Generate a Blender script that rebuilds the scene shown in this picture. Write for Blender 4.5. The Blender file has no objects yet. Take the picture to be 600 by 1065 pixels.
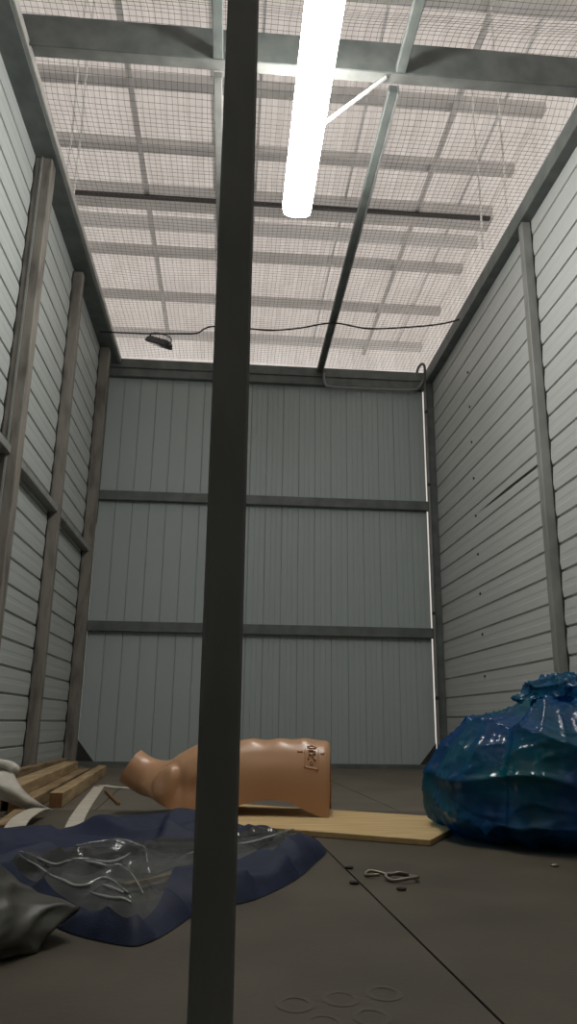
import bpy, bmesh, math, random
from mathutils import Vector, Matrix, noise
random.seed(7)
C = bpy.context.scene.collection
scene = bpy.context.scene

# ------------------------------------------------------------------ camera, world, exposure
cam_d = bpy.data.cameras.new('camera')
cam = bpy.data.objects.new('camera', cam_d); C.objects.link(cam)
R_ = Vector((0.99679678, -0.07885415, 0.01334916))
U_ = Vector((-0.0341212, -0.26834901, 0.96271728))
F_ = Vector((0.07233202, 0.96008897, 0.27018003))
m = Matrix(((R_.x, U_.x, -F_.x, 0), (R_.y, U_.y, -F_.y, 0), (R_.z, U_.z, -F_.z, 0.35), (0, 0, 0, 1)))
cam.matrix_world = m
cam_d.sensor_fit = 'VERTICAL'; cam_d.sensor_height = 36.0
cam_d.lens = 780.7 / 1065 * 36.0
cam_d.clip_start = 0.02
scene.camera = cam

w = bpy.data.worlds.new('overcast_sky'); scene.world = w; w.use_nodes = True
bg = w.node_tree.nodes['Background']
bg.inputs['Color'].default_value = (1.0, 0.965, 0.94, 1)
bg.inputs['Strength'].default_value = 1.05
LAMP_STRENGTH = 37.0
scene.view_settings.view_transform = 'Standard'
scene.view_settings.look = 'None'
scene.view_settings.gamma = 1.0
scene.view_settings.use_curve_mapping = False
scene.view_settings.exposure = 0.0

XL, XR, YB, YN, ZT = -1.21, 1.81, 6.374, -1.6, 3.53

# ------------------------------------------------------------------ materials
MATS = {}
def new_mat(name):
    mt = bpy.data.materials.new(name); mt.use_nodes = True
    nt = mt.node_tree
    return mt, nt, nt.nodes['Principled BSDF']
def mat(name, c1, c2=None, scale=8.0, rough=0.5, metal=0.0, spec=0.5, bump=0.0, bscale=60.0, detail=4.0, stretch=(1, 1, 1), lo=0.35, hi=0.7, coat=0.0):
    mt, nt, p = new_mat(name)
    p.inputs['Roughness'].default_value = rough
    p.inputs['Metallic'].default_value = metal
    p.inputs['Specular IOR Level'].default_value = spec
    p.inputs['Coat Weight'].default_value = coat
    tc = nt.nodes.new('ShaderNodeTexCoord'); mp = nt.nodes.new('ShaderNodeMapping')
    mp.inputs['Scale'].default_value = stretch
    nt.links.new(tc.outputs['Object'], mp.inputs['Vector'])
    if c2 is None:
        p.inputs['Base Color'].default_value = (*c1, 1)
    else:
        n = nt.nodes.new('ShaderNodeTexNoise'); n.inputs['Scale'].default_value = scale; n.inputs['Detail'].default_value = detail
        r = nt.nodes.new('ShaderNodeValToRGB')
        r.color_ramp.elements[0].position = lo; r.color_ramp.elements[0].color = (*c1, 1)
        r.color_ramp.elements[1].position = hi; r.color_ramp.elements[1].color = (*c2, 1)
        nt.links.new(mp.outputs['Vector'], n.inputs['Vector'])
        nt.links.new(n.outputs['Fac'], r.inputs['Fac']); nt.links.new(r.outputs['Color'], p.inputs['Base Color'])
    if bump > 0:
        n2 = nt.nodes.new('ShaderNodeTexNoise'); n2.inputs['Scale'].default_value = bscale; n2.inputs['Detail'].default_value = 3
        b = nt.nodes.new('ShaderNodeBump'); b.inputs['Strength'].default_value = bump; b.inputs['Distance'].default_value = 0.01
        nt.links.new(mp.outputs['Vector'], n2.inputs['Vector'])
        nt.links.new(n2.outputs['Fac'], b.inputs['Height']); nt.links.new(b.outputs['Normal'], p.inputs['Normal'])
    MATS[name] = mt
    return mt
def film_mat(name, c1, c2, tint, alpha, rough=0.18, scale=4.0, bump=0.25, bscale=25.0, lo=0.4, hi=0.62):
    """thin plastic film: glossy, partly see-through"""
    mt = mat(name, c1, c2, scale=scale, rough=rough, spec=0.7, bump=bump, bscale=bscale, lo=lo, hi=hi)
    nt = mt.node_tree; p = nt.nodes['Principled BSDF']; out = nt.nodes['Material Output']
    tr = nt.nodes.new('ShaderNodeBsdfTransparent'); tr.inputs['Color'].default_value = (*tint, 1)
    mx = nt.nodes.new('ShaderNodeMixShader'); mx.inputs['Fac'].default_value = alpha
    nt.links.new(tr.outputs[0], mx.inputs[1]); nt.links.new(p.outputs[0], mx.inputs[2])
    nt.links.new(mx.outputs[0], out.inputs['Surface'])
    return mt
def translucent_mat(name, col, fac):
    mt, nt, p = new_mat(name); out = nt.nodes['Material Output']
    p.inputs['Base Color'].default_value = (*col, 1); p.inputs['Roughness'].default_value = 0.6
    t = nt.nodes.new('ShaderNodeBsdfTranslucent')
    tc = nt.nodes.new('ShaderNodeTexCoord'); n = nt.nodes.new('ShaderNodeTexNoise')
    n.inputs['Scale'].default_value = 2.5; n.inputs['Detail'].default_value = 5
    r = nt.nodes.new('ShaderNodeValToRGB')
    r.color_ramp.elements[0].position = 0.3; r.color_ramp.elements[0].color = (col[0]*.86, col[1]*.85, col[2]*.84, 1)
    r.color_ramp.elements[1].position = 0.7; r.color_ramp.elements[1].color = (*col, 1)
    nt.links.new(tc.outputs['Object'], n.inputs['Vector']); nt.links.new(n.outputs['Fac'], r.inputs['Fac'])
    nt.links.new(r.outputs['Color'], t.inputs['Color']); nt.links.new(r.outputs['Color'], p.inputs['Base Color'])
    mx = nt.nodes.new('ShaderNodeMixShader'); mx.inputs['Fac'].default_value = fac
    nt.links.new(p.outputs[0], mx.inputs[1]); nt.links.new(t.outputs[0], mx.inputs[2])
    nt.links.new(mx.outputs[0], out.inputs['Surface'])
    MATS[name] = mt
    return mt
def wood_mat(name, c1, c2, axis_stretch, scale=14):
    return mat(name, c1, c2, scale=scale, rough=0.75, spec=0.2, bump=0.3, bscale=40, stretch=axis_stretch, lo=0.3, hi=0.7, detail=6)

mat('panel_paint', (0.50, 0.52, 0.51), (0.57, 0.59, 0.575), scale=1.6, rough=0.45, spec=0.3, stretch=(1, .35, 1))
mat('door_paint', (0.37, 0.42, 0.415), (0.425, 0.475, 0.47), scale=1.5, rough=0.5, spec=0.3, stretch=(1, 1, .3))
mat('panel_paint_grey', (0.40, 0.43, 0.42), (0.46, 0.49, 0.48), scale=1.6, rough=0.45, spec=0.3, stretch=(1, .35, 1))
mat('panel_core', (0.06, 0.06, 0.06))
mat('steel_grey', (0.20, 0.205, 0.195), (0.29, 0.295, 0.28), scale=9, rough=0.5, spec=0.4, stretch=(1, 1, .4), bump=.08)
mat('steel_dark', (0.10, 0.115, 0.11), (0.16, 0.175, 0.165), scale=9, rough=0.5, spec=0.4)
mat('steel_post', (0.15, 0.155, 0.15), (0.20, 0.20, 0.19), scale=14, rough=0.55, spec=0.3, bump=.06, stretch=(1, 1, .3))
mat('steel_worn', (0.22, 0.205, 0.18), (0.11, 0.10, 0.09), scale=14, rough=0.6, spec=0.3, bump=.1, stretch=(1, 1, .25), lo=.45, hi=.68)
mat('purlin_grey', (0.60, 0.59, 0.585), (0.68, 0.67, 0.66), scale=4, rough=0.6)
mat('beam_black', (0.03, 0.03, 0.03), rough=.6)
mat('wire_mesh', (0.09, 0.085, 0.08), rough=0.6)
mat('white_wire', (0.85, 0.85, 0.82), rough=0.5)
mat('hall_wall', (0.72, 0.68, 0.64), (0.80, 0.76, 0.72), scale=2, rough=.8)
mat('concrete', (0.3, 0.29, 0.27), (0.4, 0.39, 0.37), scale=3, rough=.9)
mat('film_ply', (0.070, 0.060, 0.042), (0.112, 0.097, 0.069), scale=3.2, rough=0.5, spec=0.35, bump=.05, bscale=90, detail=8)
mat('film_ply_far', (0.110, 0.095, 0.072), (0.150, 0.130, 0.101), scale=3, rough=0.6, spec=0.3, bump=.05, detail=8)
mat('floor_print', (0.096, 0.084, 0.060), rough=.5, spec=.35)
mat('floor_joint', (0.01, 0.01, 0.01), rough=.9)
mat('dull_black', (0.02, 0.02, 0.02), rough=.8)  # flat black for post shadow strips, door gap blocker and torn seam
mat('torso_plastic', (0.50, 0.275, 0.145), (0.54, 0.30, 0.165), scale=5, rough=0.28, spec=0.5)
wood_mat('pine_board', (0.52, 0.36, 0.17), (0.66, 0.49, 0.26), (1, 7, 1), 5)
wood_mat('plank_wood', (0.17, 0.12, 0.068), (0.38, 0.275, 0.155), (6, .6, 6), 6)
wood_mat('plank_wood_light', (0.24, 0.17, 0.095), (0.48, 0.35, 0.20), (6, .6, 6), 6)
wood_mat('plank_end', (0.19, 0.10, 0.045), (0.27, 0.15, 0.07), (6, 6, 6), 6)
mat('white_cloth', (0.52, 0.49, 0.42), (0.64, 0.61, 0.54), scale=12, rough=.7, bump=.15)
mat('strap_white', (0.50, 0.46, 0.38), (0.60, 0.56, 0.48), scale=20, rough=.6)
mat('cable_black', (0.015, 0.015, 0.015), rough=.5)
mat('conduit_grey', (0.20, 0.205, 0.20), (0.27, 0.27, 0.26), scale=10, rough=.45)
mat('conduit_light', (0.36, 0.35, 0.33), (0.44, 0.43, 0.41), scale=10, rough=.5)
mat('flood_black', (0.05, 0.05, 0.055), rough=.4)
mat('glass_lens', (0.35, 0.35, 0.33), rough=.1, spec=.8)
mat('lamp_white', (0.8, 0.8, 0.8), rough=.4)
mat('carabiner_metal', (0.27, 0.24, 0.19), rough=.45, metal=.6)
mat('debris_dark', (0.03, 0.025, 0.02), rough=.8)
mat('navy_fabric', (0.009, 0.015, 0.043), (0.014, 0.023, 0.064), scale=30, rough=.62, spec=.3, bump=.12, bscale=220)
mat('grey_lining', (0.09, 0.092, 0.095), (0.19, 0.19, 0.18), scale=7, rough=.7, bump=.2)
mat('green_contents', (0.0, 0.10, 0.05), (0.0, 0.17, 0.10), scale=6, rough=.6)
mat('dark_contents', (0.01, 0.012, 0.014), (0.03, 0.032, 0.03), scale=6, rough=.7)
mat('paper_contents', (0.6, 0.62, 0.62), rough=.7)
mat('screw_dark', (0.05, 0.05, 0.05), rough=.5, metal=.4)
translucent_mat('roof_sheet', (0.80, 0.755, 0.72), 0.62)
translucent_mat('end_wall_sheet', (0.92, 0.89, 0.86), 0.68)
film_mat('blue_film', (0.0, 0.072, 0.26), (0.0, 0.130, 0.18), (0.22, 0.55, 0.80), 0.52, rough=.17, scale=4, bump=.22, bscale=22, lo=.42, hi=.62)
film_mat('grey_film', (0.030, 0.032, 0.026), (0.075, 0.075, 0.060), (0.5, 0.5, 0.45), 0.82, rough=.42, scale=5, bump=.2, bscale=20)
film_mat('clear_film', (0.10, 0.105, 0.105), (0.14, 0.145, 0.14), (0.9, 0.92, 0.93), 0.42, rough=.15, scale=6, bump=.30, bscale=38)
mat('crease_glint_film', (0.40, 0.41, 0.40), rough=.18, spec=1.0, coat=1.0)  # pale base colour carries the white highlights of the window creases
def emit_mat(name, col, s):
    mt, nt, p = new_mat(name)
    p.inputs['Base Color'].default_value = (0.8, 0.8, 0.8, 1)
    p.inputs['Emission Color'].default_value = (*col, 1); p.inputs['Emission Strength'].default_value = s
    MATS[name] = mt
emit_mat('lamp_diffuser', (1.0, 0.98, 0.93), LAMP_STRENGTH)

# ------------------------------------------------------------------ mesh helpers (all shapes in world coordinates; parents are unrotated)
def obj(name, verts, faces, mt, parent=None, smooth=False):
    off = Vector((0, 0, 0)); q_ = parent
    while q_: off = off + q_.location; q_ = q_.parent
    me = bpy.data.meshes.new(name)
    me.from_pydata([tuple(Vector(v) - off) for v in verts], [], faces)
    me.materials.append(MATS[mt])
    if smooth:
        for p in me.polygons: p.use_smooth = True
    me.update()
    o = bpy.data.objects.new(name, me); C.objects.link(o)
    if parent: o.parent = parent
    return o
def share(name, src, parent, loc, scale=(1, 1, 1)):
    o = bpy.data.objects.new(name, src.data); C.objects.link(o)
    o.parent = parent; o.location = loc; o.scale = scale
    return o
def empty(name, loc):
    o = bpy.data.objects.new(name, None); C.objects.link(o); o.location = loc
    o.empty_display_size = .1
    return o
def tag(o, label=None, cat=None, group=None, kind=None):
    if label: o['label'] = label
    if cat: o['category'] = cat
    if group: o['group'] = group
    if kind: o['kind'] = kind
    return o
def bm_out(bm):
    bmesh.ops.recalc_face_normals(bm, faces=bm.faces)
    bm.verts.ensure_lookup_table()
    v = [x.co.copy() for x in bm.verts]
    for i, x in enumerate(bm.verts): x.index = i
    f = [[x.index for x in fc.verts] for fc in bm.faces]
    bm.free()
    return v, f
def box(x0, x1, y0, y1, z0, z1, bev=0.0):
    bm = bmesh.new(); bmesh.ops.create_cube(bm, size=1)
    for v in bm.verts:
        v.co = Vector(((x0+x1)/2 + v.co.x*(x1-x0), (y0+y1)/2 + v.co.y*(y1-y0), (z0+z1)/2 + v.co.z*(z1-z0)))
    if bev > 0:
        bmesh.ops.bevel(bm, geom=list(bm.edges), offset=bev, segments=1, affect='EDGES')
    return bm_out(bm)
def bar(a, b, wdt, hgt, up=Vector((0, 0, 1)), bev=0.0):
    """box bar from a to b, wdt sideways, hgt along up"""
    a, b = Vector(a), Vector(b); d = (b-a); L = d.length; d.normalize()
    s = d.cross(up).normalized(); u = s.cross(d).normalized()
    v, f = box(-wdt/2, wdt/2, 0, L, -hgt/2, hgt/2, bev)
    return [a + s*p[0] + d*p[1] + u*p[2] for p in v], f
def prism(profile, axis, a0, a1):
    """profile: list of (p,q); axis 'y': (x,z) profile run along y; axis 'z': (x,y) profile run along z; axis 'x': (y,z)"""
    n = len(profile)
    def pt(p, q, a):
        return {'y': (p, a, q), 'z': (p, q, a), 'x': (a, p, q)}[axis]
    v = [pt(p, q, a0) for p, q in profile] + [pt(p, q, a1) for p, q in profile]
    f = [[i, (i+1) % n, n+(i+1) % n, n+i] for i in range(n)] + [list(range(n))[::-1], list(range(n, 2*n))]
    bm = bmesh.new()
    vs = [bm.verts.new(x) for x in v]
    for q in f: bm.faces.new([vs[i] for i in q])
    return bm_out(bm)
def tube(pts, r, sides=8, closed=False):
    pts = [Vector(p) for p in pts]; n = len(pts); v = []; f = []
    prev = None
    for i, p in enumerate(pts):
        if closed: t = pts[(i+1) % n] - pts[i-1]
        else: t = pts[min(i+1, n-1)] - pts[max(i-1, 0)]
        t.normalize()
        if prev is None:
            ref = Vector((0, 0, 1)) if abs(t.z) < .9 else Vector((1, 0, 0))
            s = t.cross(ref).normalized()
        else:
            s = (prev - t*prev.dot(t)).normalized()
        prev = s; u = t.cross(s)
        rr = r[i] if isinstance(r, (list, tuple)) else r
        for k in range(sides):
            a = 2*math.pi*k/sides
            v.append(p + s*math.cos(a)*rr + u*math.sin(a)*rr)
    for i in range(n if closed else n-1):
        j = (i+1) % n
        for k in range(sides):
            f.append([i*sides+k, i*sides+(k+1) % sides, j*sides+(k+1) % sides, j*sides+k])
    if not closed:
        f.append(list(range(sides))[::-1]); f.append([(n-1)*sides+k for k in range(sides)])
    return v, f
def smooth_path(pts, n=8):
    """Catmull-Rom through pts"""
    P = [Vector(p) for p in pts]; out = []
    for i in range(len(P)-1):
        p0 = P[max(i-1, 0)]; p1 = P[i]; p2 = P[i+1]; p3 = P[min(i+2, len(P)-1)]
        for k in range(n):
            t = k/n
            out.append(.5*((2*p1)+(p2-p0)*t+(2*p0-5*p1+4*p2-p3)*t*t+(3*p1-p0-3*p2+p3)*t**3))
    out.append(P[-1]); return out
def join(*parts):
    V = []; Fc = []
    for v, f in parts:
        o = len(V); V += list(v); Fc += [[i+o for i in q] for q in f]
    return V, Fc

# ------------------------------------------------------------------ floor
fl = obj('floor', *box(XL-.02, XR+.02, YN, YB+.02, -.08, -.014), 'floor_joint'); tag(fl, 'dark film-faced plywood floor', kind='structure')
def jx(k, y): return .389 - .0396*y + k*1.25
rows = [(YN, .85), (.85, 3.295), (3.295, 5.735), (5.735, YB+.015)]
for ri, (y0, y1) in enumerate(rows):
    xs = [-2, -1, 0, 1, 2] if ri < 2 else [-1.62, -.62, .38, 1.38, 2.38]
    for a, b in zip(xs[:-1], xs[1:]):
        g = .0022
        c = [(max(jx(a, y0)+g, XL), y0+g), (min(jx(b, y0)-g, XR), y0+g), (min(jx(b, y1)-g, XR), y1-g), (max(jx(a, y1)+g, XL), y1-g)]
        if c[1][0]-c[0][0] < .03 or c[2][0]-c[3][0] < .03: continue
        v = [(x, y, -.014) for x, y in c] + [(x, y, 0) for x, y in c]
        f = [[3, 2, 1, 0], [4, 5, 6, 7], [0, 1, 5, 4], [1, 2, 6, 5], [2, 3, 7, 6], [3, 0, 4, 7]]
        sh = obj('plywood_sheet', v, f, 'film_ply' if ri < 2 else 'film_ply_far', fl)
# faded ring-shaped letters printed on the plywood film
def ring(cx, cy, ra, rb, t):
    n = 28; v = []; f = []
    for k in range(n):
        a = 2*math.pi*k/n
        v.append((cx+ra*math.cos(a), cy+rb*math.sin(a), .0006)); v.append((cx+(ra-t)*math.cos(a), cy+(rb-t)*math.sin(a), .0006))
    for k in range(n):
        j = (k+1) % n; f.append([2*k, 2*j, 2*j+1, 2*k+1])
    return v, f
for row in ((.10, 1.10, 3), (.13, 1.035, 2)):
    x0, y0, n = row
    obj('printed_letters', *join(*[ring(x0+.062*k, y0+.018*k, .025, .03, .008) for k in range(n)]), 'floor_print', fl)

# ------------------------------------------------------------------ side walls: horizontal siding panels on a core
def siding_wall(name, xface, sgn, pitch, z_first, paint):
    core = obj(name, *box(min(xface+sgn*.014, xface+sgn*.05), max(xface+sgn*.014, xface+sgn*.05), YN, YB+.03, -.02, ZT), 'panel_core')
    tag(core, kind='structure')
    prof = [(.013, 0), (.013, .011), (0, .014), (-.0008, .060), (.0004, .068), (.0004, pitch*.60), (-.0008, pitch*.66), (0, pitch-.003), (.006, pitch), (.016, pitch), (.016, 0)]
    src = None
    z = z_first - pitch
    while z < ZT - .01:
        if src is None:
            P = [(xface + sgn*n, q) for n, q in prof]
            src = obj('siding_panel', *prism(P, 'y', YN, YB+.02), paint, core)
            zz0 = z
            if z < 0:
                sc = (z+pitch)/pitch
                src.scale = (1, 1, sc)
                src.location = (0, 0, 0)
        else:
            h = min(pitch, ZT - z)
            share('siding_panel', src, core, (0, 0, z), (1, 1, h/pitch))
        z += pitch
    return core
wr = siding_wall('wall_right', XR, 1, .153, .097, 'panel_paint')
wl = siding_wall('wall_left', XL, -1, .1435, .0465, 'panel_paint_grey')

def post_on(wall, x0, x1, y0, y1, z0, z1, mt, wave_y, amp, pitch, off, xs):
    obj('post', *box(x0, x1, y0, y1, z0, z1, .004), mt, wall)
    # black scalloped strip: the ragged shadow along the post's edge, made as geometry
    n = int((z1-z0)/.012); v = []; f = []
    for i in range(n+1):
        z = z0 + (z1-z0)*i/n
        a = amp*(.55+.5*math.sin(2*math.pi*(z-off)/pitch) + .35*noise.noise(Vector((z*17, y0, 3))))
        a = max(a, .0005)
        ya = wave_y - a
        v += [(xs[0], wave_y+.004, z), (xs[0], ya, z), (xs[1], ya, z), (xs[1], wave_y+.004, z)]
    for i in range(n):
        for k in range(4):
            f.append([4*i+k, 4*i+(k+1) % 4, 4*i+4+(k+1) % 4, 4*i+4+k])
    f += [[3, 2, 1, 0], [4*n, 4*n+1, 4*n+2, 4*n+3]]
    obj('shade_strip', v, f, 'dull_black', wall)
# left wall: two posts, corner jamb, girts, top rail
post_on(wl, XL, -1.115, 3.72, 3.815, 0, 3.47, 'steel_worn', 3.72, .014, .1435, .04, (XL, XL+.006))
obj('post_lip', *box(-1.175, -1.165, 3.712, 3.72, 0, 3.47), 'steel_grey', wl)
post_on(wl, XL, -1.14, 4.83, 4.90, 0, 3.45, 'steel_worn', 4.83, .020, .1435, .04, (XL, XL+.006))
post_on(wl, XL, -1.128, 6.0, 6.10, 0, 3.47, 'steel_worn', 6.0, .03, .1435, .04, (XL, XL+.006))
for (y0, y1) in ((2.2, 3.72), (3.815, 4.83), (4.90, 6.0)):
    obj('girt', *box(XL, -1.15, y0, y1, 1.655, 1.70, .003), 'steel_grey', wl)
obj('top_rail', *box(XL, -1.09, YN, YB, 3.47, 3.485), 'steel_dark', wl)
obj('rail_lip', *box(-1.10, -1.07, YN, YB, 3.485, 3.535, .003), 'conduit_light', wl)
# right wall: post, top rail, screws, torn seam, corner jamb
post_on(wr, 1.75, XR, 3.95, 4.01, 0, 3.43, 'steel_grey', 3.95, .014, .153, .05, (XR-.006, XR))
obj('top_rail', *box(1.74, XR, YN, YB, 3.42, 3.535, .004), 'steel_dark', wr)
for k in range(9):
    z = .684 + .2945*k; y = 5.30
    v, f = tube([(XR+.002, y, z), (XR-.003, y, z), (XR-.004, y, z), (XR-.009, y, z)], [.012, .012, .007, .006], 8)
    obj('screw', v, f, 'screw_dark', wr)
sl = prism([(5.25, 1.870), (4.72, 1.861), (4.02, 1.852), (4.02, 1.862), (4.62, 1.874)], 'x', XR-.0045, XR-.003)
obj('torn_seam', *sl, 'dull_black', wr)

# ------------------------------------------------------------------ back: large steel door with vertical ribbed sheet
d = obj('door_1', *box(-1.180, 1.726, YB+.022, YB+.05, .012, 3.46), 'panel_core'); tag(d, kind='structure')
pw = .1453
def door_prof(extra):
    g = .004; pr = [(0, .02), (0, .008), (g, .006), (g+.004, 0)]
    for e in extra:
        pr += [(pw*e-.005, 0), (pw*e-.003, .003), (pw*e+.003, .003), (pw*e+.005, 0)]
    pr += [(pw-.003, 0), (pw, .006), (pw, .02)]
    return [(-1.180+a, YB+b) for a, b in pr]
pl1 = obj('door_panel', *prism(door_prof([]), 'z', .03, 3.45), 'door_paint', d)
pl2 = None
for k in range(1, 20):
    if k < 7: share('door_panel', pl1, d, (pw*k, 0, 0))
    else:
        if pl2 is None:
            pl2 = obj('door_panel', *prism(door_prof([.36, .66]), 'z', .03, 3.45), 'door_paint', d); pl2.location = (pw*k, 0, 0)
        else: share('door_panel', pl2, d, (pw*k, 0, 0))
for z0, z1 in ((1.058, 1.143), (2.190, 2.273)):
    obj('door_rail', *box(-1.182, 1.748, YB-.05, YB+.004, z0, z1, .004), 'steel_dark', d)
obj('door_rail', *box(-1.182, 1.748, YB-.05, YB+.004, 3.36, 3.44, .004), 'steel_dark', d)
for sx, x in ((1, -1.182), (-1, 1.727)):
    v = [(x, YB-.012, .02), (x+sx*.15, YB-.012, .02), (x, YB-.012, .20)]
    v += [(a, YB-.002, c) for a, b, c in v]
    obj('corner_gusset', v, [[0, 1, 2], [5, 4, 3], [0, 3, 4, 1], [1, 4, 5, 2], [2, 5, 3, 0]], 'beam_black', d)
obj('gap_blocker', *box(-1.215, -1.178, YB+.005, YB+.02, 1.98, 3.46), 'dull_black', d)  # added strip, blocks the daylight in the upper door gap
t1 = obj('trim_1', *box(XL, XR, YB-.06, YB+.06, 3.44, 3.53, .004), 'steel_dark'); tag(t1, kind='structure')
t2 = obj('trim_2', *box(1.743, XR, YB-.07, YB+.03, 0, 3.44, .004), 'steel_dark'); tag(t2, kind='structure')
t3 = obj('trim_3', *box(XL, XR, YB-.02, YB+.09, 0, .034), 'steel_dark'); tag(t3, kind='structure')
wn = obj('wall_near', *box(XL-.6, XR+.8, YN-.08, YN-.01, 0, 5.35), 'panel_paint'); tag(wn, kind='structure')

# ------------------------------------------------------------------ the hall around the box: roof, end wall, side walls, ground
RZ = 5.35
XH0, XH1, YE = -3.4, 2.5, 9.35
ce = empty('ceiling', (0, 0, RZ)); tag(ce, 'pale translucent hall roof over the wire mesh', kind='structure')
src = None; x = XH0 - .1
prof = []
for k in range(5):
    b = k*.2
    prof += [(b, .0), (b+.09, .0), (b+.115, .028), (b+.165, .028), (b+.19, 0)]
prof.append((1.0, 0))
while x < XH1 + .3:
    if src is None:
        vs = [(p, yy, RZ+.07+q) for yy in (YN-.1, YE+.3) for p, q in prof]; n = len(prof)
        src = obj('roof_sheet', vs, [[i, i+1, n+i+1, n+i] for i in range(n-1)], 'roof_sheet', ce); src.location = (x, 0, 0)
    else: share('roof_sheet', src, ce, (x, 0, 0))
    x += 1.0
for y in (-.6, .3, 1.25, 2.2, 3.1, 4.1, 5.02, 5.74, 7.34, 8.26):
    obj('purlin', *box(XH0, XH1, y-.05, y+.05, RZ-.02, RZ+.06), 'purlin_grey', ce)
obj('main_beam', *box(XH0, XH1, 6.30, 6.50, RZ-.09, RZ+.06), 'purlin_grey', ce)
obj('beam_flange', *box(XH0, 2.46, 6.27, 6.31, RZ-.115, RZ-.085), 'beam_black', ce)
obj('main_beam', *box(XH0, XH1, 6.78, 6.86, RZ-.06, RZ+.06), 'lamp_white', ce)
obj('purlin', *box(XH0, XH1, 9.14, 9.24, RZ-.04, RZ+.06), 'lamp_white', ce)
for xx in (-.95, 1.72):
    obj('rafter', *box(xx-.022, xx+.022, YN, YE, RZ-.07, RZ-.04), 'purlin_grey', ce)
obj('rafter', *box(-1.93, -1.90, YN, YE, RZ-.08, RZ-.05), 'steel_dark', ce)
for xx in (.1, 1.0, 2.15, -.3): obj('seam_strip', *box(xx-.012, xx+.012, YN, YE, RZ+.04, RZ+.06), 'lamp_white', ce)
def corrugated(fix, lo, hi, z1):
    """one thin ribbed skin; fix(a, d) -> (x, y) at run a and rib depth d"""
    pts = []; a = lo
    while a < hi - .2:
        pts += [(a, 0), (a+.09, 0), (a+.115, .028), (a+.165, .028), (a+.19, 0)]; a += .2
    pts.append((hi, 0)); n = len(pts)
    v = [(*fix(a, q), z) for z in (-.09, z1) for a, q in pts]
    return v, [[i, i+1, n+i+1, n+i] for i in range(n-1)]
we = obj('wall_far', *corrugated(lambda a, q: (a, YE+q), XH0, XH1, RZ+.09), 'end_wall_sheet'); tag(we, kind='structure')
wo = obj('wall_outer_right', *corrugated(lambda a, q: (XH1+q, a), YN-.1, YE, RZ+.09), 'end_wall_sheet'); tag(wo, kind='structure')
wq = obj('wall_outer_left', *box(XH0-.06, XH0, YN, YE, 0, RZ+.12), 'hall_wall'); tag(wq, kind='structure')
gr = obj('floor_outer', *box(XH0-.1, XH1+.1, YN-.1, YE+.1, -.2, -.09), 'concrete'); tag(gr, kind='structure')

# ------------------------------------------------------------------ frame members across the top of the box
sp = empty('steel_post', (-.010, .99, 0)); tag(sp, 'dark grey square steel post rising close to the camera', 'post')
v, f = box(-.0258, .0258, .965, 1.017, .006, 3.60, .004)
obj('shaft', [(-.0085 + p[0] - .0042*(p[2]-.3), p[1], p[2]) for p in v], f, 'steel_post', sp)
obj('foot_plate', *box(-.06, .043, .92, 1.017, 0, .006), 'steel_post', sp)
nb = obj('top_frame_beam', *box(XL, XR, .94, 1.04, 3.605, 3.72, .004), 'steel_grey'); tag(nb, 'grey steel frame beam carried by the foreground post overhead', 'beam')
bmv = join(box(XL-.06, XR+.06, 2.99, 3.0, 3.505, 3.695), box(XL-.06, XR+.06, 3.0, 3.09, 3.505, 3.515), box(XL-.06, XR+.06, 3.0, 3.09, 3.685, 3.695))
sb = empty('cross_beam', (.3, 3.0, 3.505)); tag(sb, 'wide grey steel cross beam under the roof behind the lamp', 'beam')
obj('web', *box(XL-.06, XR+.06, 2.99, 3.0, 3.505, 3.695, .003), 'steel_dark', sb)
obj('flange', *box(XL-.06, XR+.06, 3.0, 3.09, 3.537, 3.547), 'steel_grey', sb)
obj('flange', *box(XL-.06, XR+.06, 3.0, 3.09, 3.685, 3.695), 'steel_grey', sb)
j1 = empty('ceiling_joist', (.75, 4.7, 3.48)); tag(j1, 'slim dark steel joist running back over mesh, right of the lamp', 'joist')
obj('channel', *box(.722, .765, 3.09, YB-.06, 3.485, 3.53, .003), 'steel_dark', j1)
obj('lit_edge', *box(.766, .776, 3.09, YB-.06, 3.475, 3.53), 'conduit_grey', j1)  # paler strip: light on the joist's edge put into the colour
obj('channel', *box(.735, .785, YN+.02, 2.985, 3.50, 3.545, .003), 'steel_dark', j1)
j2 = empty('ceiling_joist', (-.15, 4.7, 3.48)); tag(j2, 'grey steel joist running back mostly hidden behind the foreground post', 'joist')
obj('channel', *box(-.178, -.135, 3.09, YB-.06, 3.485, 3.53, .003), 'steel_grey', j2)
obj('channel', *box(-.180, -.130, YN+.02, 2.985, 3.50, 3.545, .003), 'steel_dark', j2)

# ------------------------------------------------------------------ wire mesh ceiling
MV = []; MF = []
def sag(x, y): return .012*math.sin(x*2.1+y*1.3) + .012*noise.noise(Vector((x*1.7, y*1.7, 1))) + .018
def wob(a, b): return .006*noise.noise(Vector((a*1.3, b*40, 9)))
MZ = 3.552
def over_beam(y):
    t = max(0, min(1, (abs(y-3.04)-.06)/.34)); return .160*(1-t*t*(3-2*t))
def wire(pts, r=.0011):
    o = len(MV); n = len(pts)
    for x, y, z in pts: 
        pass
    for i, (x, y, z) in enumerate(pts):
        q = pts[min(i+1, n-1)]; p = pts[max(i-1, 0)]
        t = Vector((q[0]-p[0], q[1]-p[1], 0)).normalized(); s = Vector((-t.y, t.x, 0))
        c = Vector((x, y, z))
        MV.extend([c + s*r, c - s*r*.5 + Vector((0, 0, r)), c - s*r*.5 - Vector((0, 0, r))])
    for i in range(n-1):
        for k in range(3):
            MF.append([o+3*i+k, o+3*i+(k+1) % 3, o+3*i+3+(k+1) % 3, o+3*i+3+k])
cell = .032
y = 1.2
while y < YB - .02:
    wire([(XL+.02+(XR-XL-.04)*i/24, y + wob(i/6, y), MZ + over_beam(y) + sag(XL+(XR-XL)*i/24, y)) for i in range(25)]); y += cell
x = XL + .03
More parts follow.
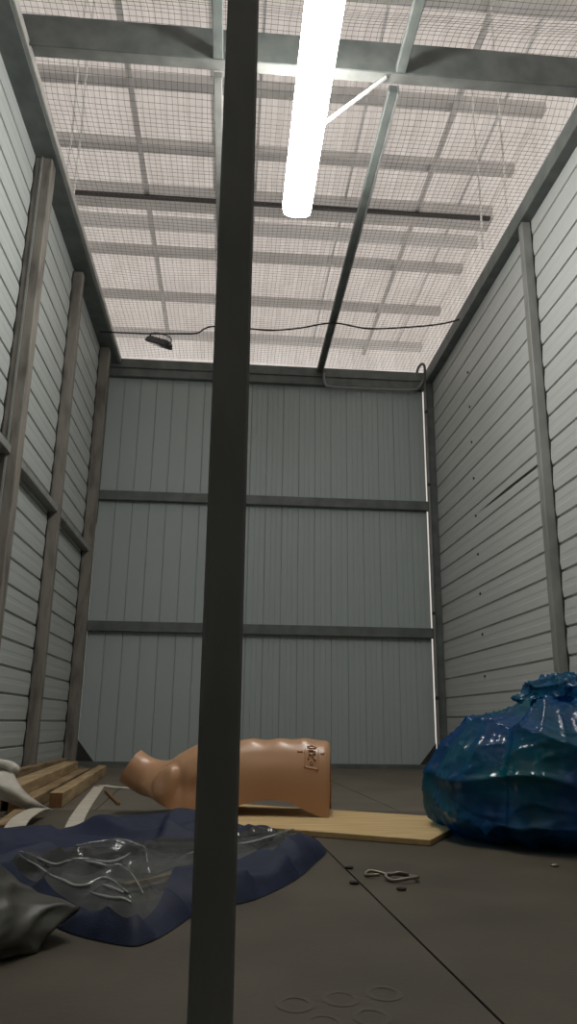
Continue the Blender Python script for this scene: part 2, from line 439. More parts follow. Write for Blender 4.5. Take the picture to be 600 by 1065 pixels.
while x < XR - .01:
    wire([(x + wob(i/5, x+50), 1.2+(YB-1.22)*i/96, MZ + over_beam(1.2+(YB-1.22)*i/96) + sag(x, 1.2+(YB-1.22)*i/96)) for i in range(97)]); x += cell
net = obj('ceiling_mesh', MV, MF, 'wire_mesh'); tag(net, 'fine dark wire mesh stretched over the top of the room', 'mesh', kind='stuff')

# hanging white wires
for (x, y, z0, lab) in ((-1.145, 4.16, 3.57, 'thin white wire hanging at the left, outer of the left pair'), (-1.088, 4.16, 3.57, 'thin white wire hanging at the left, inner of the left pair'),
                        (1.675, 4.45, 3.57, 'thin white wire hanging at the right, longer one of the right pair'), (1.70, 4.05, 3.57, 'thin white wire hanging at the right, shorter one of the right pair')):
    o = obj('hanging_wire', *tube([(x, y, z0), (x+.006, y, z0+.5), (x-.004, y, z0+1.1), (x+.003, y, RZ+.02)],  .007, 6), 'white_wire'); tag(o, lab, 'wire', 'hanging wires')

# ------------------------------------------------------------------ LED batten lamp
lf = empty('light_fixture', (.31, 3.0, 3.22)); tag(lf, 'bright white linear light fixture hanging under the mesh ceiling', 'lamp')
LY0, LY1 = 2.15, 3.78
pr = [(.226, 3.312), (.228, 3.265), (.236, 3.238), (.262, 3.222), (.31, 3.217), (.358, 3.222), (.384, 3.238), (.392, 3.265), (.394, 3.312)]
obj('diffuser', *prism(pr, 'y', LY0, LY1), 'lamp_diffuser', lf, smooth=False)
obj('housing', *box(.262, .358, LY0-.01, LY1+.01, 3.313, 3.335, .004), 'lamp_white', lf)
for ya, yb in ((LY0-.012, LY0-.001), (LY1+.001, LY1+.012)):
    obj('end_cap', *prism([(a*1.0, z) for a, z in pr], 'y', ya, yb), 'lamp_white', lf)
for yy in (2.4, 3.5):
    obj('hanger', *tube([(.31, yy, 3.335), (.31, yy, 3.53)], .003, 6), 'white_wire', lf)
obj('stay', *tube([(.70, 3.05, 3.535), (.40, 3.13, 3.305)], .011, 8), 'lamp_white', lf)

# ------------------------------------------------------------------ floodlight and cable under the mesh
fd = empty('floodlight', (-.68, 5.8, 3.42)); tag(fd, 'small black floodlight hanging from the mesh near the back', 'floodlight')
bm = bmesh.new(); bmesh.ops.create_cube(bm, size=1)
for v_ in bm.verts:
    v_.co = Vector((v_.co.x*.21, v_.co.y*(.14 if v_.co.z < 0 else .10), v_.co.z*.045))
bmesh.ops.bevel(bm, geom=list(bm.edges), offset=.006, segments=1, affect='EDGES')
v, f = bm_out(bm)
rot = Matrix.Rotation(math.radians(24), 3, 'Y') @ Matrix.Rotation(math.radians(8), 3, 'X')
rot = Matrix.Rotation(math.radians(-25), 3, 'Z') @ rot
cf = Vector((-.68, 5.80, 3.43))
fb = obj('body', [cf + rot @ p for p in v], f, 'flood_black', fd)
v, f = box(-.09, .09, -.055, .055, -.026, -.0225); obj('lens', [cf + rot @ Vector(p) for p in v], f, 'glass_lens', fb)
for k in range(6):
    v, f = box(-.085+.034*k-.004, -.085+.034*k+.004, -.045, .045, .022, .034); obj('cooling_fin', [cf + rot @ Vector(p) for p in v], f, 'flood_black', fb)
br = smooth_path([cf + rot @ Vector(p) for p in ((-.108, 0, 0), (-.112, .0, .05), (-.06, 0, .075), (.06, 0, .075), (.112, 0, .05), (.108, 0, 0))], 5)
obj('bracket', *tube(br, .006, 6), 'conduit_grey', fd)
obj('hook', *tube([cf + rot @ Vector((0, 0, .075)), cf + Vector((.0, 0, .10))], .005, 6), 'lamp_white', fd)
cb = [(-1.16, 5.70, 3.45), (-.78, 5.69, 3.45), (-.52, 5.67, 3.452), (-.36, 5.65, 3.455), (-.30, 5.60, 3.468), (-.22, 5.56, 3.475), (.0, 5.55, 3.47), (.25, 5.52, 3.445), (.48, 5.48, 3.455), (.75, 5.40, 3.472), (1.05, 5.42, 3.45), (1.45, 5.36, 3.46), (1.65, 5.30, 3.468), (1.76, 5.22, 3.47)]
o = obj('power_cable', *tube(smooth_path(cb, 6), .0065, 6), 'cable_black', smooth=True); tag(o, 'black power cable strung across the room under the mesh', 'cable')
cd = empty('conduit', (1.70, 6.29, 0)); tag(cd, 'grey conduit along the door head and down the right corner', 'conduit')
obj('pipe', *tube(smooth_path([(.785, 6.30, 3.47), (.785, 6.30, 3.42), (.80, 6.295, 3.35), (.86, 6.295, 3.333), (1.2, 6.295, 3.33), (1.6, 6.29, 3.335), (1.67, 6.27, 3.36), (1.705, 6.255, 3.42), (1.705, 6.18, 3.49), (1.675, 6.13, 3.526), (1.64, 6.15, 3.50), (1.63, 6.20, 3.45)], 6), .012, 8), 'conduit_grey', cd, True)
pv = obj('pipe', *tube(smooth_path([(1.722, 6.27, 3.40), (1.726, 6.275, 3.3), (1.728, 6.275, 2.2), (1.729, 6.275, 1.2), (1.728, 6.275, .02)], 6), .010, 8), 'conduit_grey', cd, True)
for z in (.55, 1.25, 2.4, 3.1):
    obj('clamp', *box(1.712, 1.739, 6.260, 6.290, z, z+.025, .003), 'screw_dark', pv)

# ------------------------------------------------------------------ plywood board under the torso
dirb = Vector((.874, -.486, 0)); nb_ = Vector((.486, .874, 0)); p0 = Vector((.042, 2.708, 0))
c = [p0 + dirb*s + nb_*t for s, t in ((-.33, 0), (.66, 0), (.66, .60), (-.33, .60))]
bm = bmesh.new()
vs = [bm.verts.new((q.x, q.y, .001)) for q in c] + [bm.verts.new((q.x, q.y, .018)) for q in c]
for q in ([3, 2, 1, 0], [4, 5, 6, 7], [0, 1, 5, 4], [1, 2, 6, 5], [2, 3, 7, 6], [3, 0, 4, 7]): bm.faces.new([vs[i] for i in q])
bmesh.ops.bevel(bm, geom=list(bm.edges), offset=.0015, segments=1, affect='EDGES')
v, f = bm_out(bm)
o = obj('pine_board', v, f, 'pine_board'); tag(o, 'pale pine board lying flat under the mannequin torso', 'board')

# ------------------------------------------------------------------ mannequin torso
# stations: x along body from waist, zc, tilt(deg), half width, height above zc, height below zc, cavity (+ hollow, - round)
ST = [(0.000, .000, 0, .148, .262, .000, .70), (.030, .000, 0, .150, .264, -.000, .70), (.085, .000, 0, .149, .266, -.020, .70), (.16, .000, 0, .146, .265, -.050, .68),
      (.25, .000, 0, .147, .262, -.052, .66), (.33, .000, 0, .155, .262, -.034, .62), (.41, .000, 0, .170, .258, -.006, .55), (.49, .000, 0, .186, .248, -.004, .45),
      (.555, .008, 3, .190, .224, -.006, .30), (.610, .024, 7, .184, .186, -.004, .05), (.650, .050, 14, .166, .142, .000, -.25), (.685, .086, 21, .118, .100, .008, -.75),
      (.715, .112, 26, .080, .078, .016, -1.0), (.75, .134, 29, .070, .068, .020, -1.0), (.790, .158, 31, .071, .068, .020, -1.0)]
def lerp_station(t):
    """monotone-ish Catmull-Rom through the stations, t in 0..1"""
    n = len(ST)-1; q = t*n; i = min(int(q), n-1); u = q-i
    P = [ST[max(i-1, 0)], ST[i], ST[i+1], ST[min(i+2, n)]]
    return [.5*((2*P[1][k])+(P[2][k]-P[0][k])*u+(2*P[0][k]-5*P[1][k]+4*P[2][k]-P[3][k])*u*u+(3*P[1][k]-P[0][k]-3*P[2][k]+P[3][k])*u**3) for k in range(7)]
def sm(a, b, x):
    t = max(0, min(1, (x-a)/(b-a))); return t*t*(3-2*t)
def torso_local(t, phi):
    x, zc, tilt, a, ht, hb, cav = lerp_station(t)
    cs, sn = math.cos(phi), math.sin(phi)
    body = 1 - sm(.65, .70, x)
    if sn >= 0:
        e = .78*body + 1.0*(1-body)
        yy = a*math.copysign(abs(cs)**e, cs); low = -hb
        ww = low + (ht-low)*abs(sn)**(e*.92)
    else:
        rim = .90 if cav > 0 else 1.0
        yy = a*cs*(1 - (1-rim)*min(1, abs(sn)*3)); low = -hb
        if cav > 0: ww = low + (ht-low)*cav*abs(sn)**.8
        else: ww = low + (ht + hb)*.0 - (hb + ht)*.0 + cav*abs(sn)*(.5*ht + .5*hb) if False else low + cav*abs(sn)*.052
    th = math.radians(tilt)
    p = Vector((x - math.sin(th)*ww, yy, zc + math.cos(th)*ww))
    return p, x, body
def torso_disp(x, phi):
    if not (0 <= phi <= math.pi): return 0.0
    g = lambda u, s: math.exp(-(u/s)**2)
    dg = math.degrees(phi); d_ = 0
    for pc in (62, 118): d_ += .018*g(x-.455, .075)*g(dg-pc, 26)
    d_ -= .006*g(x-.455, .12)*g(dg-90, 9)
    for xa in (.10, .20, .305):
        for pc in (76, 104): d_ += .0095*g(x-xa, .036)*g(dg-pc, 12)
    d_ -= .006*g(x-.375, .018)*g(dg-62, 30) + .006*g(x-.375, .018)*g(dg-118, 30)
    # arm stumps
    for pc in (21, 159):
        r = math.hypot((x-.628)/.052, (dg-pc)/26)
        d_ += .013*(1-sm(.70, 1.10, r)) - .005*g(r-1.2, .15)
        d_ -= .004*(1-sm(.0, .6, r))
    # armpit crease
    for pc in (14, 166): d_ -= .012*g(dg-pc, 8)*g(x-.50, .07)
    for pc in (20, 160): d_ -= .012*g(dg-pc, 16)*g(x-.555, .016)
    # oblique dent
    for pc in (40, 140): d_ -= .005*g(dg-pc, 12)*g(x-.22, .12)
    return d_
tyaw = math.radians(9.0)
T0 = Vector((.408, 3.062, .0200)); tax = Vector((-math.cos(tyaw), math.sin(tyaw), 0)); tlat = Vector((-math.sin(tyaw), -math.cos(tyaw), 0))
TS = 1.0
def torso_pt(t, phi, off=0.0):
    p, x, body = torso_local(t, phi)
    e = 1e-3
    pa = torso_local(min(t+e, 1), phi)[0]; pb = torso_local(max(t-e, 0), phi)[0]
    pc = torso_local(t, phi+e)[0]; pd = torso_local(t, phi-e)[0]
    nrm = (pc-pd).cross(pa-pb)
    if nrm.length > 0: nrm.normalize()
    if nrm.dot(Vector((0, math.cos(phi)*.7, math.sin(phi)))) < 0: nrm = -nrm
    fade = min(sm(-.01, .06, phi), sm(-.01, .06, math.pi-phi)) if 0 <= phi <= math.pi else 0
    # rounded waist rim
    rim = 0.0
    if x < .02 and 0 < phi < math.pi: rim = -.010*(1-x/.02)**2
    p = p + nrm*(torso_disp(x, phi)*fade*body + off + rim*fade)
    return T0 + (tax*p.x + tlat*p.y + Vector((0, 0, p.z)))*TS
NT, NP = 120, 96
ts = [min(1, (i/(NT))) for i in range(NT+1)]
tv = []; tf = []
for t in ts:
    for k in range(NP):
        tv.append(torso_pt(t, 2*math.pi*k/NP - (0 if k <= NP//2 else 2*math.pi)))
for i in range(NT):
    for k in range(NP):
        tf.append([i*NP+k, i*NP+(k+1) % NP, (i+1)*NP+(k+1) % NP, (i+1)*NP+k])
def end_cap_faces(base):
    h = NP//2; out = []
    for k in range(h):   # bridge outer arc to cavity arc
        a0, a1 = base+k, base+k+1; b0, b1 = base+(NP-k) % NP, base+(NP-k-1) % NP
        q = [a0, a1, b1, b0]; q2 = []
        for z in q:
            if z not in q2: q2.append(z)
        if len(q2) > 2: out.append(q2)
    return out
tf += end_cap_faces(0) + end_cap_faces(NT*NP)
bm = bmesh.new(); vs = [bm.verts.new(p) for p in tv]
for q in tf:
    try: bm.faces.new([vs[i] for i in q])
    except ValueError: pass
v, f = bm_out(bm)
tr = empty('mannequin_torso', T0); tag(tr, 'tan plastic mannequin torso lying on its back on the pine board', 'mannequin')
tb = obj('body', v, f, 'torso_plastic', tr, True)
mod = tb.modifiers.new('edges', 'EDGE_SPLIT'); mod.split_angle = math.radians(55)
# raised maker's mark: letter R with small marks, moulded on the hip
def station_t(xq):
    lo, hi = 0, 1
    for _ in range(40):
        md = (lo+hi)/2
        if lerp_station(md)[0] < xq: lo = md
        else: hi = md
    return lo
MX, MP = .068, math.radians(46)
def on_torso(a, b, off): return torso_pt(station_t(MX - a), MP + b/.175, off)
def relief(polys, h=.003, seg=3):
    V = []; Fc = []
    for (a0, b0, a1, b1, wd) in polys:
        n = max(2, int(math.hypot(a1-a0, b1-b0)/.005)); L = math.hypot(a1-a0, b1-b0); px, py = -(b1-b0)/L*wd/2, (a1-a0)/L*wd/2
        o = len(V)
        for i in range(n+1):
            a = a0+(a1-a0)*i/n; b = b0+(b1-b0)*i/n
            for s_, h_ in ((1.15, -.0006), (.75, h*.7), (0, h), (-.75, h*.7), (-1.15, -.0006)):
                V.append(on_torso(a+px*s_, b+py*s_, h_))
        for i in range(n):
            for k in range(5): Fc.append([o+5*i+k, o+5*i+(k+1) % 5, o+5*i+5+(k+1) % 5, o+5*i+5+k])
        Fc += [[o+4, o+3, o+2, o+1, o], [o+5*n+q for q in range(5)]]
    return V, Fc
Rl = [(-.013, -.019, -.013, .023, .0065), (-.014, .021, .005, .021, .0065), (.005, .021, .014, .012, .0065), (.014, .012, .005, .002, .0065), (.005, .002, -.013, .002, .0065), (-.001, .002, .015, -.019, .0065)]
obj('moulded_letter', *relief(Rl, .0075), 'torso_plastic', tb, True)
obj('moulded_frame', *relief([(-.025, -.048, -.025, .030, .004), (.025, -.048, .025, .030, .004), (-.026, -.048, .026, -.048, .007), (-.018, .040, 0, .050, .006), (0, .050, .018, .040, .006), (-.014, .034, .014, .034, .004),
      (-.005, -.026, .005, -.026, .004), (.005, -.026, .005, -.036, .004), (.005, -.036, -.005, -.036, .004), (-.005, -.036, -.005, -.026, .004), (-.055, .012, -.035, .014, .010), (.034, .012, .048, .014, .010)], .0040), 'torso_plastic', tb, True)

# ------------------------------------------------------------------ plastic sacks
def ridged(p): return 1 - abs(noise.noise(p))
def sphere_dirs(n):
    bm = bmesh.new(); bmesh.ops.create_icosphere(bm, subdivisions=n, radius=1)
    bm.verts.ensure_lookup_table()
    v = [x.co.copy() for x in bm.verts]
    for i, x in enumerate(bm.verts): x.index = i
    f = [[x.index for x in fc.verts] for fc in bm.faces]; bm.free(); return v, f
SD7 = sphere_dirs(7); SD6 = sphere_dirs(6); SD4 = sphere_dirs(4)
KN = Vector((1.13, 2.60, .44))         # where the blue sack is gathered
BC = Vector((1.232, 2.60, 0)); bh = .405
def sgnpow(x, e): return math.copysign(abs(x)**e, x)
def blue_point(d, k=1.0, folds=1.0, z0=.019):
    ex = .80
    hr = math.hypot(d.x, d.y)
    r = max(1e-6, (abs(d.x)**(2/ex)+abs(d.y)**(2/ex))**(ex/2))
    rad = hr**.48
    px = d.x/r*rad if hr > 1e-6 else 0; py = d.y/r*rad if hr > 1e-6 else 0
    zz = sgnpow(d.z, .60)
    z = .16 + (bh-.16)*zz if zz > 0 else .16 + .16*max(zz*1.1, -1)
    wide = 1.0 - .09*(z/.4)
    p = Vector((px*.535*wide, py*.44*wide, z))
    f = max(0, zz)
    p.z += f*min(.115*p.x + .010, .03)
    w = BC + p
    q = w - KN
    ang = math.atan2(q.y, q.x); L = q.length
    near = math.exp(-(math.hypot(q.x, q.y)/.16)**2)*f
    w.z += .05*near
    # long tension folds radiating from the gather, then sharp crossing creases
    a1 = ridged(Vector((math.cos(ang)*4.5, math.sin(ang)*4.5, L*.7 + q.z*1.2)))**4
    a2 = ridged(Vector((math.cos(ang)*9.5+3, math.sin(ang)*9.5, L*1.0 + q.z*1.5)))**4
    b1 = ridged(Vector((w.x*2.6+w.z*2, w.y*2.6, w.z*6+2)))**5
    b2 = ridged(Vector((w.x*8-w.z*5, w.y*8, w.z*17+7)))**5
    b3 = ridged(Vector((w.x*19, w.y*19+w.z*9, w.z*26+1)))**4
    fo = a1*.030 + a2*.013 + b1*.026 + b2*.006 + b3*.0015 - .026
    nd = Vector((d.x, d.y, d.z*.8)).normalized()
    w += nd*fo
    w += Vector((noise.noise(w*2.6+Vector((5, 0, 0))), noise.noise(w*2.6+Vector((0, 9, 0))), noise.noise(w*2.6)*.5))*.022
    on_board = (w - p0).dot(nb_) > -.012 and (w - p0).dot(dirb) < .675
    w.z = max(w.z, .0205 if on_board else .002)
    return w
bb = empty('garbage_bag', (1.17, 2.62, .019)); tag(bb, 'stuffed translucent blue garbage bag with knotted top by right wall', 'bag')
v = [blue_point(p) for p in SD7[0]]
obj('film', v, SD7[1], 'blue_film', bb, True)
# gathered top
v = []
for p in SD6[0]:
    ang = math.atan2(p.y, p.x)
    fo = ridged(Vector((math.cos(ang)*1.8, math.sin(ang)*1.8, p.z*.6)))**3*.030 + ridged(Vector((p.x*1.6, p.y*1.6, p.z*1.9+4)))**3*.026 + ridged(Vector((p.x*4, p.y*4, p.z*4)))**4*.004
    r = .066 + fo
    pinch = 1 - .30*math.exp(-((p.z+.55)/.3)**2)
    v.append(Vector((1.125, 2.60, .448)) + Vector((p.x*1.22*r*pinch + .018*p.z, p.y*r*pinch, p.z*.74*r + .012*p.x)))
obj('knot', v, SD6[1], 'blue_film', bb, True)
for (cx, cy, cz, rx, ry, rz, mt_, s) in ((1.02, 2.48, .27, .16, .20, .075, 'green_contents', 1), (1.40, 2.52, .29, .24, .28, .11, 'green_contents', 2), (1.02, 2.58, .13, .26, .32, .10, 'dark_contents', 3), (1.40, 2.58, .12, .26, .34, .10, 'dark_contents', 4),
                                   (1.21, 2.56, .40, .08, .07, .06, 'green_contents', 5)):
    v = []
    for p in SD4[0]:
        k = 1 + .18*noise.noise(p*2.2 + Vector((s*7, 0, 0)))
        w_ = Vector((cx+p.x*rx*k, cy+p.y*ry*k, max(cz+p.z*rz*k, .025)))
        v.append(w_)
    obj('contents', v, SD4[1], mt_, bb, True)
obj('paper_scrap', *bar((.80, 2.44, .035), (.815, 2.42, .060), .028, .004, Vector((-.5, -.8, .3))), 'paper_contents', bb)

# dark grey sack at the lower left
gb = empty('plastic_sack', (-.57, 1.42, 0)); tag(gb, 'dark grey translucent plastic sack in the lower left corner', 'bag')
v = []
for p in SD6[0]:
    tip = max(0, p.x)**3
    zz = sgnpow(p.z, .8)
    x_ = -.64 + p.x*(.335 + .03*tip)
    y_ = 1.315 + p.y*.30*(1 - .28*max(0, p.x)**2) + .10*tip
    h_ = .122*(1 - .70*max(0, p.x)**2.2)
    z_ = .034 + (h_ if zz > 0 else .034)*zz
    w_ = Vector((x_, y_, z_))
    fo = ridged(Vector((w_.x*4, w_.y*4+3, w_.z*7)))**5*.034 + ridged(Vector((w_.x*9, w_.y*9, w_.z*13)))**5*.014 - .018
    fo += ridged(Vector(((w_.x+w_.y)*1.5, (w_.x-w_.y)*7, w_.z*4)))**6*.018
    w_ += p*fo
    w_.z = max(w_.z, .001)
    v.append(w_)
obj('film', v, SD6[1], 'grey_film', gb, True)
v = []
for p in SD4[0]:
    k = 1 + .2*noise.noise(p*2+Vector((3, 3, 3)))
    v.append(Vector((-.62+p.x*.20*k, 1.34+p.y*.14*k, max(.045+p.z*.045*k, .006))))
obj('contents', v, SD4[1], 'dark_contents', gb, True)

# ------------------------------------------------------------------ navy fabric bag with clear window, flat on the floor
OUT = [(-1.0, 1.95), (-.62, 1.86), (-.45, 1.72), (-.33, 1.55), (-.25, 1.44), (-.157, 1.369), (-.121, 1.374), (-.085, 1.45), (-.04, 1.58), (.04, 1.655), (.085, 1.715), (.17, 1.885), (.25, 2.13), (.288, 2.25), (.29, 2.32), (.25, 2.38), (.18, 2.42), (.05, 2.50), (-.05, 2.58), (-.16, 2.63), (-.28, 2.60), (-.38, 2.50), (-.48, 2.42), (-.60, 2.35), (-.75, 2.30), (-1.0, 2.25)]
WIN = [(-.475, 1.87), (-.40, 1.74), (-.31, 1.60), (-.235, 1.50), (-.175, 1.42), (-.145, 1.405), (-.122, 1.46), (-.105, 1.56), (-.10, 1.70), (-.06, 1.80), (.028, 1.90), (.123, 2.03), (.225, 2.22), (.215, 2.26), (.12, 2.25), (.03, 2.23), (-.08, 2.20), (-.2, 2.18), (-.26, 2.10), (-.34, 2.03), (-.42, 1.94)]
CREASE = [[(-.46, 1.88), (-.37, 1.75), (-.32, 1.73), (-.24, 1.62), (-.20, 1.66), (-.135, 1.46)], [(-.45, 1.85), (-.34, 1.66), (-.26, 1.56), (-.22, 1.58), (-.16, 1.44)], [(-.34, 1.93), (-.30, 2.03), (-.23, 2.03), (-.19, 1.97), (-.155, 1.72)], [(-.235, 1.52), (-.18, 1.44), (-.15, 1.41)], [(-.215, 1.52), (-.17, 1.45)], [(.02, 1.93), (.09, 2.03), (.19, 2.17)], [(-.08, 1.82), (-.03, 2.0), (-.04, 2.16)], [(-.30, 1.66), (-.24, 1.70), (-.20, 1.80)]]
def line_dist(P, x, y):
    m_ = 9
    for (ax, ay), (bx, by) in zip(P[:-1], P[1:]):
        dx, dy = bx-ax, by-ay
        t = max(0, min(1, ((x-ax)*dx+(y-ay)*dy)/(dx*dx+dy*dy)))
        m_ = min(m_, math.hypot(x-ax-t*dx, y-ay-t*dy))
    return m_
def inside(P, x, y):
    r = False; n = len(P); j = n-1
    for i in range(n):
        xi, yi = P[i]; xj, yj = P[j]
        if (yi > y) != (yj > y) and x < (xj-xi)*(y-yi)/(yj-yi)+xi: r = not r
        j = i
    return r
def edge_dist(P, x, y):
    m_ = 9; n = len(P)
    for i in range(n):
        ax, ay = P[i]; bx, by = P[(i+1) % n]; dx, dy = bx-ax, by-ay
        t = max(0, min(1, ((x-ax)*dx+(y-ay)*dy)/(dx*dx+dy*dy)))
        m_ = min(m_, math.hypot(x-ax-t*dx, y-ay-t*dy))
    return m_
def dense(P, n):
    Q = [(x, y, 0) for x, y in P]; Q = Q[-2:] + Q + Q[:3]
    s = smooth_path(Q, n)
    return [(p.x, p.y) for p in s[2*n:(2+len(P))*n]]
OUTD = dense(OUT, 3); WIND = dense(WIN, 3)
def navy_z(x, y):
    e = edge_dist(OUTD, x, y)
    lv = .5 + .5*noise.noise(Vector((x*3.1, y*3.1, 2.5)))
    puff = (.022 + .034*lv)*(1-math.exp(-e/(.012+.03*lv)))
    hump = .055*math.exp(-(((x+.18)/.22)**2+((y-2.42)/.13)**2)) + .022*math.exp(-(((x+.6)/.2)**2+((y-2.15)/.14)**2)) + .026*math.exp(-(((x-.2)/.12)**2+((y-2.2)/.13)**2))
    # overlapping cloth folds: asymmetric steps across the slack fabric
    u1 = x*2.2 + y*4.4 + .5*noise.noise(Vector((x*4, y*4, 1))); s1 = u1 - math.floor(u1)
    st = .020*(s1**2)*(1-sm(.90, 1.0, s1))
    u2 = -x*4.6 + y*2.6 + .6*noise.noise(Vector((x*3, y*3, 6))); s2 = u2 - math.floor(u2)
    st += .018*(s2**2)*(1-sm(.90, 1.0, s2))*sm(-.1, .4, noise.noise(Vector((x*2.5, y*2.5, 11))))
    fo = .020*ridged(Vector((x*3.2+y*1.5, y*3.4-x*2, .7)))**5
    k = 1-math.exp(-e/.02)
    return max(.002, puff + (hump+fo+st-.012)*k)
def win_z(x, y):
    b = navy_z(x, y)
    e = edge_dist(WIND, x, y); k = 1-math.exp(-e/.012)
    cr = 0
    for P in CREASE: cr += .026*math.exp(-line_dist(P, x, y)/.017)
    cr += .016*ridged(Vector((x*5+y*3, y*4-x*3, 2)))**4
    return b*(1-.40*k) + (min(cr, .04)+.006)*k
step = .008
nx = int(1.34/step); ny = int(1.34/step)
gx = lambda i: -1.01+step*i
gy = lambda j: 1.34+step*j
def grid_mesh(test, zf):
    idx = {}; V = []; Fc = []
    def vid(i, j):
        if (i, j) not in idx:
            idx[(i, j)] = len(V); V.append((gx(i), gy(j), zf(gx(i), gy(j))))
        return idx[(i, j)]
    for i in range(nx):
        for j in range(ny):
            if test(gx(i)+step/2, gy(j)+step/2): Fc.append([vid(i, j), vid(i+1, j), vid(i+1, j+1), vid(i, j+1)])
    return V, Fc, idx
def snap(V, Fc, loops, zf, lim):
    """pull the stair-stepped border vertices onto the outlines"""
    cnt = {}
    for q in Fc:
        for a, b in zip(q, q[1:]+q[:1]): cnt[(min(a, b), max(a, b))] = cnt.get((min(a, b), max(a, b)), 0)+1
    bd = {a for e_, c_ in cnt.items() if c_ == 1 for a in e_}
    for a in bd:
        x, y, z = V[a]; best = None
        for P in loops:
            for i in range(len(P)):
                ax, ay = P[i]; bx, by = P[(i+1) % len(P)]; dx, dy = bx-ax, by-ay
                t = max(0, min(1, ((x-ax)*dx+(y-ay)*dy)/(dx*dx+dy*dy+1e-12)))
                qx, qy = ax+t*dx, ay+t*dy; d_ = math.hypot(x-qx, y-qy)
                if best is None or d_ < best[0]: best = (d_, qx, qy)
        if best[0] < lim: V[a] = (best[1], best[2], zf(best[1], best[2]))
    return V
nbag = empty('storage_bag', (-.2, 2.1, 0)); tag(nbag, 'flattened navy fabric storage bag with crinkled clear plastic window', 'bag')
V, Fc, _ = grid_mesh(lambda x, y: inside(OUTD, x, y) and not inside(WIND, x, y), navy_z)
V = snap(V, Fc, [OUTD, WIND], navy_z, .02)
o = obj('fabric_shell', V, Fc, 'navy_fabric', nbag, True)
V, Fc, _ = grid_mesh(lambda x, y: inside(WIND, x, y), win_z)
V = snap(V, Fc, [WIND], lambda x, y: navy_z(x, y)+.0005, .02)
obj('clear_window', V, Fc, 'clear_film', nbag, True)
V, Fc, _ = grid_mesh(lambda x, y: inside(OUTD, x, y), lambda x, y: max(.0012, navy_z(x, y)*.30-.004))
V = snap(V, Fc, [OUTD], lambda x, y: .0012, .02)
obj('lining', V, Fc, 'grey_lining', nbag, True)
for P in CREASE:
    cp = [(x, y, win_z(x, y)+.001) for x, y in [(q.x, q.y) for q in smooth_path([(a, b, 0) for a, b in P], 10)]]
    nn = len(cp)
    cp = [(c_[0], c_[1], sum(cp[max(0, min(nn-1, i+q))][2] for q in range(-5, 6))/11) for i, c_ in enumerate(cp)]
    obj('crease_glint', *tube(cp, [.0010+.0026*math.sin(math.pi*(i+.5)/nn) for i in range(nn)], 8), 'crease_glint_film', nbag, True)  # pale tubes added along the creases to draw their highlight lines
obj('folded_paper', *bar((.06, 2.28, .034), (.17, 2.32, .036), .05, .003), 'paper_contents', nbag)
obj('wood_strip', *bar((-.20, 1.72, .022), (-.07, 1.86, .026), .022, .008), 'plank_wood_light', nbag)

# ------------------------------------------------------------------ timber planks by the left wall
def plank(a, b, wdt, h, mt_, label):
    a = Vector(a); b = Vector(b); up = Vector((0, 0, h/2))
    v, f = bar(a+up, b+up, wdt, h, bev=.003)
    o = obj('timber_plank', v, f, mt_); tag(o, label, 'plank', 'planks by the left wall')
    o.data.materials.append(MATS['plank_end'])
    d_ = (b-a).normalized()
    for p in o.data.polygons:
        if abs(p.normal.dot(d_)) > .9: p.material_index = 1
    return o
plank((-.690, 3.36, .0005), (-.815, 5.35, .0005), .055, .060, 'plank_wood_light', 'front timber plank lying on the floor, nearest to the torso')
plank((-.780, 3.12, .0005), (-.910, 5.20, .0005), .075, .050, 'plank_wood', 'timber plank on the floor just behind the front plank')
plank((-.915, 3.10, .0005), (-1.03, 5.25, .0005), .10, .045, 'plank_wood', 'lowest wide timber plank of the pile near the wall')
plank((-.845, 3.22, .0508), (-.965, 5.05, .0508), .085, .048, 'plank_wood_light', 'upper timber plank resting across the two behind planks')
plank((-1.135, 3.95, .0005), (-1.15, 5.75, .0005), .05, .085, 'plank_wood', 'timber plank standing on edge against the left wall')
plank((-.70, 2.60, .0005), (-.745, 3.02, .0005), .045, .03, 'plank_wood', 'short thin timber offcut at the left edge under white sheeting')
# ------------------------------------------------------------------ white sheeting and straps
def sheet(name, rows, th, mt_, label, cat, n=6):
    """rows: list of point lists (same length); smooth strip with thickness"""
    R2 = [smooth_path(r, n) for r in rows]
    cols = list(zip(*R2)); G = [smooth_path(c, n) for c in cols]
    V = []; Fc = []; a = len(G); b = len(G[0])
    for i in range(a):
        for j in range(b):
            p = G[i][j]; V.append(p + Vector((0, 0, .004*noise.noise(p*25))))
    V2 = [p - Vector((0, 0, th)) for p in V]
    for i in range(a-1):
        for j in range(b-1):
            q = [i*b+j, (i+1)*b+j, (i+1)*b+j+1, i*b+j+1]
            Fc.append(q); Fc.append([x_+a*b for x_ in q][::-1])
    rim = [i*b for i in range(a)] + [(a-1)*b+j for j in range(1, b)] + [i*b+b-1 for i in range(a-2, -1, -1)] + [j for j in range(b-2, 0, -1)]
    for k in range(len(rim)):
        p, q = rim[k], rim[(k+1) % len(rim)]; Fc.append([p, q, q+a*b, p+a*b])
    o = obj(name, V+V2, Fc, mt_, smooth=True); tag(o, label, cat); return o
sheet('white_sheeting', [[(-1.02, 3.20, .158), (-.90, 3.12, .162), (-.805, 3.10, .152)], [(-1.0, 3.10, .125), (-.84, 3.03, .115), (-.755, 3.06, .10)], [(-.85, 3.04, .075), (-.735, 3.06, .052), (-.70, 3.11, .045)], [(-.715, 3.12, .008), (-.70, 3.16, .008), (-.672, 3.22, .008)]],
      .003, 'white_cloth', 'crumpled white sheeting draped over planks at left edge', 'sheeting')
ws = bpy.data.objects['white_sheeting']
obj('rolled_end', *tube(smooth_path([(-1.05, 3.18, .178), (-.93, 3.17, .182), (-.84, 3.14, .175), (-.80, 3.11, .158)], 6), .02, 10), 'white_cloth', ws, True)
